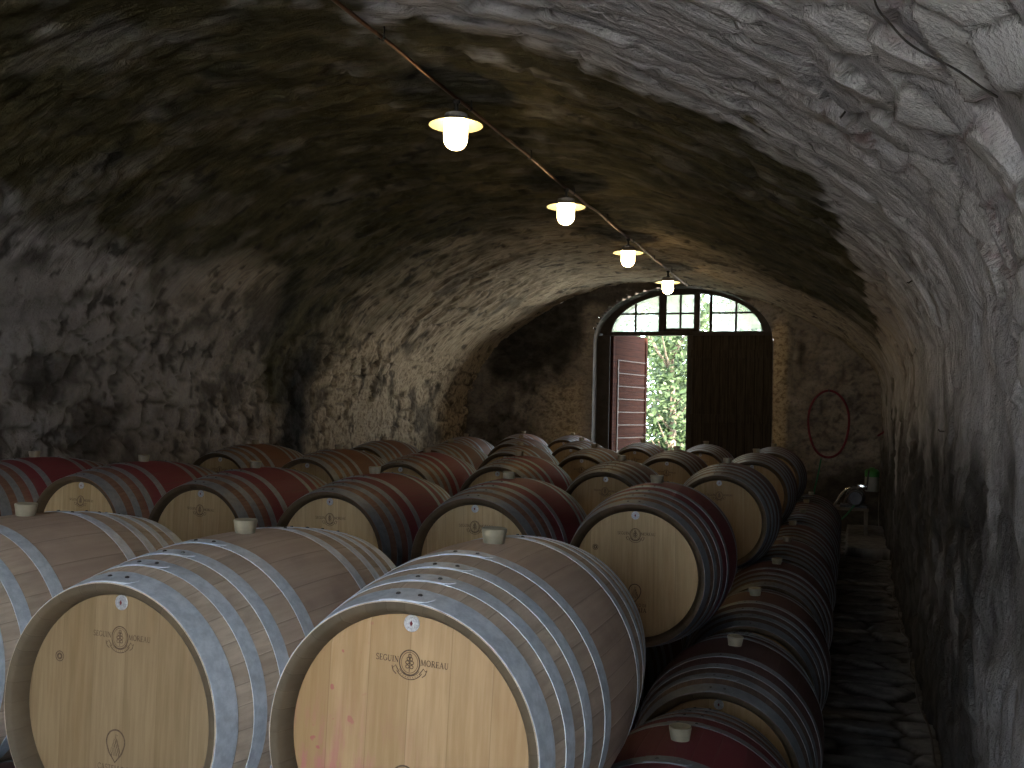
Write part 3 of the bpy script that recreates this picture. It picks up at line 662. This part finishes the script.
bd = MB().lathe([(0, -.0016), (.009, -.0016), (.010, -.0026), (.0118, -.0026), (.0125, -.0016), (.0150, -.0018), (.0165, -.0008), (.0165, .002)], 28, 'y')
ME_BADGE = bd.mesh('badge'); smooth_mesh(ME_BADGE, 30); ME_BADGE.materials.append(M_BADGE)
gm = MB().add([(0, -.003, .006), (.0035, -.0026, 0), (0, -.003, -.006), (-.0035, -.0026, 0), (0, -.0042, 0)], [(0, 1, 4), (1, 2, 4), (2, 3, 4), (3, 0, 4)])
ME_GEM = gm.mesh('badge_centre'); ME_GEM.materials.append(M_GARNET)
def mk_obj(name, me, parent, loc=(0, 0, 0), rot=(0, 0, 0), material=None):
    o = bpy.data.objects.new(name, me); C.objects.link(o); o.parent = parent; o.location = loc; o.rotation_euler = rot
    if material is not None:
        o.material_slots[0].link = 'OBJECT'; o.material_slots[0].material = material
    return o
HY = -HL + .044         # face of the front head
def make_barrel(loc, roll, yaw, label, group, stave, headm, marks=True, plug=False, rivets=True, hoopm=None):
    b = thing('wine_barrel', label, 'barrel', loc, (0, roll, yaw), group)
    mk_obj('staves', ME_STAVE, b, material=stave)
    h = mk_obj('head', ME_HEAD, b, (0, HY, 0), material=headm)
    mk_obj('head', ME_HEAD, b, (0, -HY, 0), (0, 0, PI), material=headm)
    for me, rv_ in ME_HOOPS:
        hp = mk_obj('hoop', me, b, material=hoopm)
        if rivets:
            for r in rv_: mk_obj('rivet', r, hp)
    mk_obj('bung', ME_BUNG, b)
    bd_ = mk_obj('badge', ME_BADGE, h, (0, -.008, .235)); bd_['label'] = 'round silver badge with garnet centre'
    if marks:
        mk_obj('maker_mark', ME_MARK, h, (0, -.0085, .155), (0, .0, 0)); mk_obj('estate_mark', ME_CREST, h, (0, -.0085, -.078))
    if plug: mk_obj('sampling_plug', ME_PLUG, h, (-.165, -.0085, .10))
    return b
# a garnet diamond belongs to the badge mesh itself: merge once
tmp = MB(); tmp.add(gm.v, gm.f)
ME_BADGE.materials.append(M_GARNET)
bm = bmesh.new(); bm.from_mesh(ME_BADGE); k0 = len(bm.faces)
vv = [bm.verts.new(v) for v in gm.v]
for f in gm.f: nf = bm.faces.new([vv[i] for i in f]); nf.material_index = 1
bm.to_mesh(ME_BADGE); bm.free()

LX, LZ, LY0, LP = -.412, .338 + .005, 1.597, 1.078
LOW = {}
for i in range(12):
    for j in range(7):
        if i >= 10 and j < 4: continue
        LOW[i, j] = (LX - .72 * j - (.03 if i < 2 and j > 1 else 0) + (rnd.random() - .5) * .006, LY0 + LP * i + (rnd.random() - .5) * .008 - (.06 if (i, j) == (1, 0) else 0))
def settle(x, y):                           # height at which a barrel comes to rest on the four below it
    best = 0
    for lx, ly in LOW.values():
        if abs(lx - x) < .6 and abs(ly - y) < .95:
            for t in np.linspace(max(y, ly) - HL, min(y, ly) + HL, 60):
                r_ = rad(t - y) + rad(t - ly) + .0065
                if abs(t - y) <= HL and abs(t - ly) <= HL and r_ > abs(lx - x): best = max(best, LZ + math.sqrt(r_ * r_ - (lx - x) ** 2))
    return best
UX, UZ, UY0, PY, PX_ = -.772, CAMH - .648, 1.676 + .431, 2.156, .72
obs = {(0, 0): (412, 621, 418, 625), (0, 1): (122, 598, 114, 593), (1, 0): (637, 517, 646, 516), (1, 1): (475, 510, 479, 506), (1, 2): (332, 500.5, 331, 497), (1, 3): (198.5, 492, 198, 489), (1, 4): (82, 482, 79, 482),
       (2, 0): (720, 483, 716, 482), (2, 1): (604, 477, 602, 477), (2, 2): (500, 472.7, 497, 472), (2, 3): (401, 468, 399, 467), (2, 4): (307, 462.5, 308, 463), (2, 5): (218, 454, 223, 459), (3, 0): (753, 465, 751, 466), (3, 1): (666, 462.5, 664, 462)}
rows = ['front', 'second', 'third', 'fourth', 'fifth', 'sixth']; cols = ['nearest the aisle', 'second from the aisle', 'third from the aisle', 'fourth from the aisle', 'fifth from the aisle', 'sixth from the aisle']
look = {(0, 0): ('pale oak barrel splashed pink on its head, largest at the front centre', M_STAVE_GREY, M_HEAD_PALE),
        (0, 1): ('oak barrel at front left with full crest mark low on its head', M_STAVE_GREY, M_HEAD_LEFT),
        (0, 2): ('weathered oak barrel cut off by the left edge of the photo', M_STAVE_GREY, M_HEAD),
        (1, 0): ('oak barrel right behind the front centre barrel, its whole head showing', M_STAVE_RED, M_HEAD)}
for k in range(6):
    for j in range(6):
        if k == 0 and j > 2: continue
        if k == 5 and j < 4: continue
        x = UX - PX_ * j; y = UY0 + PY * k
        if (k, j) in obs:
            a = obs[(k, j)]; d = y * .942 - x * .333; x += (a[0] - a[2]) * d / 958 / .95 * .8; y += (rnd.random() - .5) * .02
            if (k, j) == (0, 0): x, y = x - .021, UY0 + .035
            if (k, j) == (0, 1): x, y = x - .014, UY0 + .03
        else: x += (rnd.random() - .5) * .01; y += (rnd.random() - .5) * .03
        if (k, j) == (0, 2): x, y = UX - PX_ * j - .025, UY0 + .03
        if (k, j) in look: lab, sm_, hm = look[(k, j)]
        else:
            if k == 1: sm_, hm = M_STAVE_RED, M_HEAD; tone = 'wine-red banded oak barrel'
            elif k == 2: sm_, hm = (M_STAVE_RED if j in (2, 3) else M_STAVE_BROWN if j > 3 else M_STAVE_DARK), M_HEAD_DARKER; tone = 'stained oak barrel'
            elif k == 0: sm_, hm = M_STAVE_GREY, M_HEAD; tone = 'weathered oak barrel'
            else: sm_, hm = (M_STAVE_BROWN if j > 1 else M_STAVE_DARK), M_HEAD_DARKER; tone = 'brown oak barrel'
            if k == 0: lab = tone + ' beyond the left edge in the front upper row'
            else: lab = f'{tone}, {cols[j]} in the {rows[k]} upper row' + (' close to the doors' if k == 5 else '')
        roll = {(0, 0): .03, (1, 0): -.012, (0, 1): .01, (1, 1): -.02}.get((k, j), (rnd.random() - .5) * .09)
        make_barrel((x, y, settle(x, y)), roll, (rnd.random() - .5) * .02, lab, f'upper layer barrels, {rows[k]} row', sm_, hm, True, (k, j) in ((0, 1), (1, 0)) or (k > 1 and rnd.random() < .2), k < 3, M_HOOP_SHADED if k else None)
ordl = ['first', 'second', 'third', 'fourth', 'fifth', 'sixth', 'seventh', 'eighth', 'ninth', 'tenth', 'eleventh', 'twelfth']
for i in range(12):
    for j in range(7):
        if i >= 10 and j < 4: continue
        x, y = LOW[i, j]
        if j == 0:
            sm_ = M_STAVE_RED if i <= 1 else M_STAVE_DARK
            if i == 0: lab = 'oak barrel on the floor beneath the front centre barrel, below the photo edge'
            elif i == 1: lab = 'wine-red oak barrel on the floor beside the aisle, nearest in view'
            else: lab = f'dark stained oak barrel on the floor beside the aisle, {ordl[i - 1]} in view from the front'
            gp = 'lower layer barrels along the aisle'
        else:
            sm_ = M_STAVE_RED if (i + j) % 3 == 0 else M_STAVE_DARK
            lab = 'oak barrel on the cellar floor hidden beneath the upper barrels'; gp = 'lower layer barrels under the stack'
        roll = (rnd.random() - .5) * .10 if j else [0, -.02, .03, -.05, .04, .02, -.04, .03, 0, .02][i]
        make_barrel((x, y, LZ), roll, 0, lab, gp, sm_, M_HEAD_DARKER, j == 0, False, j == 0 and i < 5, M_HOOP_SHADED)

# ------------------------------------------------------------------ lamps on their conduit
LMX, LMZ, LMY, LMS = -2.245, 1.706 + CAMH, 5.234, 2.352
cnd = thing('electrical_conduit', 'thin copper coloured conduit running along the crown of the vault', 'conduit', (LMX, LMY, LMZ + .15))
pts = [(rnd.uniform(-.008, .008), y, rnd.uniform(-.006, .006)) for y in np.arange(NEAR + .05 - LMY, FAR - LMY - .02, .35)]
MB().tube(pts, .0105, 10).build('pipe', M_PIPE, cnd)
tree_pts = None
for y in np.arange(-4.5, 8.6, 1.176):
    b = MB(); b.tube([(0, y, -.012), (0.014, y, 0), (0.012, y, .05), (0, y, .22)], .004, 6); b.lathe([(.014, -.012), (.016, -.012), (.016, .012), (.014, .012)], 12, 'y', True, (0, y, 0)); b.build('clip', M_IRON, cnd)
where = ['nearest the camera', 'second from the camera', 'third from the camera', 'farthest, in front of the fanlight']
sh_o = [(.030, .058), (.068, .052), (.074, .030), (.082, .022), (.118, .010), (.162, -.012)]
sh_i = [(.163, -.014), (.160, -.015), (.118, .006), (.082, .017), (.070, .022), (.0, .024)]
ME_SH = MB().lathe([(0, .059)] + sh_o, 40).mesh('shade'); ME_SI = MB().lathe([sh_o[-1]] + sh_i, 40).mesh('shade_lining')
ME_GLOBE = MB().lathe([(.066, .018), (.071, .005), (.071, -.095)] + [(.071 * math.cos(a), -.095 - .068 * math.sin(a)) for a in np.linspace(.15, PI / 2, 9)], 28).mesh('globe')
ME_HANG = MB().lathe([(.008, .1385), (.022, .138), (.022, .120), (.011, .112), (.011, .075), (.026, .070), (.026, .055)], 16).mesh('hanger')
for me, m in ((ME_SH, M_ENAMEL), (ME_SI, M_ENAMEL_IN), (ME_GLOBE, M_GLOBE), (ME_HANG, M_IRON)): smooth_mesh(me, 40); me.materials.append(m)
for i in range(4):
    l = thing('pendant_lamp', f'lit pendant lamp with round enamel shade, {where[i]}', 'lamp', (LMX, LMY + LMS * i, LMZ), group='lamps along the vault conduit')
    s_ = mk_obj('shade', ME_SH, l); mk_obj('shade_lining', ME_SI, s_)['label'] = 'cream inside of the shade'
    g_ = mk_obj('globe', ME_GLOBE, l); g_['label'] = 'glowing white glass globe'
    mk_obj('hanger', ME_HANG, l)

# ------------------------------------------------------------------ odds and ends
def surf_wire(name, sy, r, m, label, off=.012):
    pts = []
    for s, y in sy:
        i = int(np.clip(np.searchsorted(sv, s), 0, SN - 1)); jy = int(np.clip(np.searchsorted(yv, y), 0, len(yv) - 1))
        pts.append((X3[i, jy] + nx[i] * off, y, Z3[i, jy] + nz[i] * off))
    o = MB().tube(catmull(pts, 6), r, 6).build(name, m); return tag(o, label, 'cable')
wp = [(.05, 2.2, 1.02), (.04, 2.34, .97), (.08, 2.43, .94), (.13, 2.45, .89), (.22, 2.43, .82), (.27, 2.34, .74), (.29, 2.28, .70)]
tag(MB().tube(catmull([(x * .93, y * .93, z * .93 + CAMH) for x, y, z in wp], 6), .0026, 6).build('wire', M_CABLE), 'thin black wire curling over the stones at upper right', 'cable')
surf_wire('cable', [(.10, y) for y in np.arange(2.4, 11.2, .275)], .006, M_CABLE, 'thin cable lying along the foot of the right wall', .035)
for s, y, lab in ((2.80, 3.35, 'bent iron nail in the vault at upper right'), (2.35, 5.2, 'iron nail in the right haunch of the vault'), (1.55, 5.3, 'iron hook on the right wall beside the aisle')):
    i = int(np.searchsorted(sv, s)); jy = int(np.searchsorted(yv, y)); p = Vector((X3[i, jy], y, Z3[i, jy])); n_ = Vector((nx[i], 0, nz[i]))
    tag(MB().tube([p - n_ * .02, p + n_ * .022, p + n_ * .026 + Vector((-.0, .012, .006)), p + n_ * .024 + Vector((-.0, .035, .008))], .0035, 8).build('iron_nail' if 'nail' in lab else 'iron_hook', M_IRON), lab, 'nail')
# red hose loop on the end wall
YW = FAR - .13
def at_far(px, py, Yd):
    d = R_ * ((px - 512) / 958.2) + U_ * ((384 - py) / 958.2) + F_; t = Yd / d.y; return Vector((d.x * t, Yd, CAMH + d.z * t))
hc = at_far(828.5, 424, YW); a = at_far(849, 424, YW) - hc; b_up = at_far(828.5, 390, YW) - hc
hs = thing('red_hose', 'loop of dark red hose hanging on the end wall', 'hose', hc)
pts = [(a.x * math.cos(t) * (1 + .03 * math.sin(3 * t)), -.01 * math.sin(2 * t), b_up.z * math.sin(t) * (1 + .02 * math.cos(2 * t))) for t in np.linspace(0, 2 * PI, 48, endpoint=False)]
MB().tube(pts, .017, 10, True).build('hose', M_HOSE_RED, hs)
MB().tube([(0, .10, b_up.z - .02), (0, -.02, b_up.z - .02), (0, -.035, b_up.z + .01)], .007, 8).build('hook', M_IRON, hs)
# green hose dropping from the wall to the barrels
p = [at_far(821, 459, FAR - .10), at_far(818, 475, FAR - .12), at_far(814, 492, FAR - .14), at_far(812, 510, FAR - .2)]
tag(MB().tube(catmull([tuple(v) for v in p], 6), .011, 8).build('green_hose', M_HOSE_GREEN), 'thin green hose hanging down the end wall below the red loop', 'hose')
# canister hanging near the corner
cp = at_far(872, 478, FAR - .35)
jug = thing('canister', 'pale canister with green top hanging near the far right corner', 'canister', (cp.x, FAR - .35, cp.z - .10))
MB().lathe([(0, -.08), (.075, -.08), (.09, -.065), (.09, .10), (.085, .12)], 24).build('body', M_WHITE, jug)
MB().lathe([(.086, .115), (.092, .12), (.092, .19), (.07, .215), (.03, .225), (.03, .24), (0, .24)], 24).build('cap', M_GREENCAP, jug)['label'] = 'green plastic top'
MB().tube([(-.04, -.075, .20), (-.05, -.11, .14), (-.06, -.115, .02), (-.07, -.10, -.05)], .012, 8).build('handle', M_MOTOR, jug)
cdp = at_far(880, 436, FAR - .47)
cord = thing('hanging_cord', 'thin pale cord hanging from a red handle by the far corner', 'cord', (cdp.x, FAR - .47, cdp.z))
MB().tube([(.0, 0, 0), (.01, .0, -.5), (-.01, -.03, -1.0), (.01, -.03, -1.45)], .006, 6).build('cord', M_TABLEWOOD, cord)
MB().tube([(-.03, 0, -.0), (.06, 0, .06)], .014, 8).build('handle', M_HOSE_RED, cord)['label'] = 'red handle'
MB().tube([(.06, 0, .06), (.06, .46, .06)], .006, 8).build('hook', M_IRON, cord)
# pump on a small stand
pp = at_far(852, 556, 13.0)
st_ = thing('pump_stand', 'low worn timber stand under the transfer pump', 'stand', (pp.x - .05, 13.0, .09))
MB().box(-.22, .24, -.2, .2, .30, .335, .004).build('top', M_TABLEWOOD, st_)
for sx in (-.19, .21):
    for sy in (-.17, .17): MB().box(sx - .022, sx + .022, sy - .022, sy + .022, 0, .30, .004).build('leg', M_TABLEWOOD, st_)
pm = thing('transfer_pump', 'dark transfer pump with shining steel pipes at the aisle end', 'pump', (pp.x - .05, 13.0, .425))
MB().lathe([(0, -.18), (.095, -.18), (.115, -.16), (.115, .16), (.095, .18), (0, .18)], 24, 'y', c=(.08, .0, .13)).build('motor', M_MOTOR, pm)
MB().box(-.10, .22, -.15, .15, 0, .03, .004).build('base', M_MOTOR, pm)
MB().lathe([(0, -.05), (.08, -.05), (.09, -.03), (.09, .05), (0, .05)], 20, 'y', c=(.08, -.23, .13)).build('pump_head', M_MOTOR, pm)
MB().tube([(-.17, -.2, .02), (-.10, -.22, .15), (-.03, -.24, .24), (.02, -.24, .25)], .018, 10).build('pipe', M_CHROME, pm)
MB().tube([(-.06, -.2, .05), (-.03, -.22, .12), (.02, -.24, .18)], .014, 10).build('pipe', M_CHROME, pm)
MB().box(.10, .22, -.20, -.12, .235, .30, .006).build('switch_box', M_CHROME, pm)
gp = [(pp.x - .30, 12.85, .46), (pp.x - .26, 12.75, .20), (pp.x - .1, 12.70, .32), (pp.x + .02, 12.70, .47)]
tag(MB().tube(catmull(gp, 6), .011, 8).build('pump_hose', M_HOSE_GREEN), 'green hose curving below the pump at the aisle end', 'hose')

# ------------------------------------------------------------------ garden outside
def tree(name, label, loc, h, rx, rz, nleaf, seed, sz=.10):
    r = random.Random(seed); o = thing(name, label, 'tree', loc, group='trees outside the doorway')
    b = MB(); b.tube([(0, 0, 0), (.05, 0, h * .4), (0, .05, h * .8)], [.09, .06, .02], 8)
    for k in range(16):
        a = r.random() * 6.28; z0 = h * (.15 + .6 * r.random()); L = rx * (.5 + .5 * r.random())
        b.tube([(0, 0, z0), (L * .5 * math.cos(a), L * .5 * math.sin(a), z0 + .25), (L * math.cos(a), L * math.sin(a), z0 + .3 + r.random() * .4)], [.03, .02, .006], 6)
    b.build('trunk', M_BARK, o)
    v = []; f = []
    cl = [(r.gauss(0, .45) * rx, r.gauss(0, .45) * rx, h * .5 + r.uniform(-1, 1) * rz) for _ in range(46)]
    for _ in range(nleaf):
        c = r.choice(cl); p = Vector((c[0] + r.gauss(0, .2), c[1] + r.gauss(0, .2), c[2] + r.gauss(0, .16)))
        if p.z < .02: p.z = .02 + r.random() * .3
        s = sz * (.6 + .8 * r.random()); d = Vector((r.gauss(0, 1), r.gauss(0, 1), r.gauss(-.3, .6))).normalized(); q_ = d.orthogonal().normalized(); n_ = d.cross(q_)
        k = len(v)
        for t, wd_, up in ((0, 0, 0), (.3, .26, .03), (.65, .24, .02), (1, 0, -.05)):
            v.append(p + d * t * s + q_ * wd_ * s + n_ * up * s)
            if wd_: v.append(p + d * t * s - q_ * wd_ * s + n_ * up * s)
        f += [(k, k + 1, k + 2), (k + 1, k + 3, k + 4, k + 2), (k + 3, k + 5, k + 4)]
    me = bpy.data.meshes.new('foliage'); me.from_pydata([tuple(x) for x in v], [], f); me.update(); link('foliage', me, M_LEAVES, o)
tree('leafy_tree', 'leafy green tree seen through the open door leaf', (-3.05, 17.2, -.1), 3.6, .62, 1.75, 3300, 3, .11)
tree('leafy_tree', 'pale leafy tree behind the left of the fanlight', (-4.9, 20.0, -.1), 4.6, 1.0, 2.0, 3600, 5)
tree('leafy_tree', 'leafy tree outside behind the right of the fanlight', (-1.9, 19.2, -.1), 4.4, .9, 2.0, 4200, 8)
tree('leafy_tree', 'added backdrop tree of dense leaves far outside behind the open doorway', (-4.1, 22.5, -.1), 4.6, 1.3, 2.3, 5200, 12, .16)  # added to cut the daylight at the far door and fill gaps
tree('leafy_tree', 'added backdrop tree of dense leaves far outside behind the shut door leaf', (-1.6, 23.0, -.1), 4.6, 1.4, 2.3, 5200, 14, .16)  # second added tree, also lowering the light from the far yard
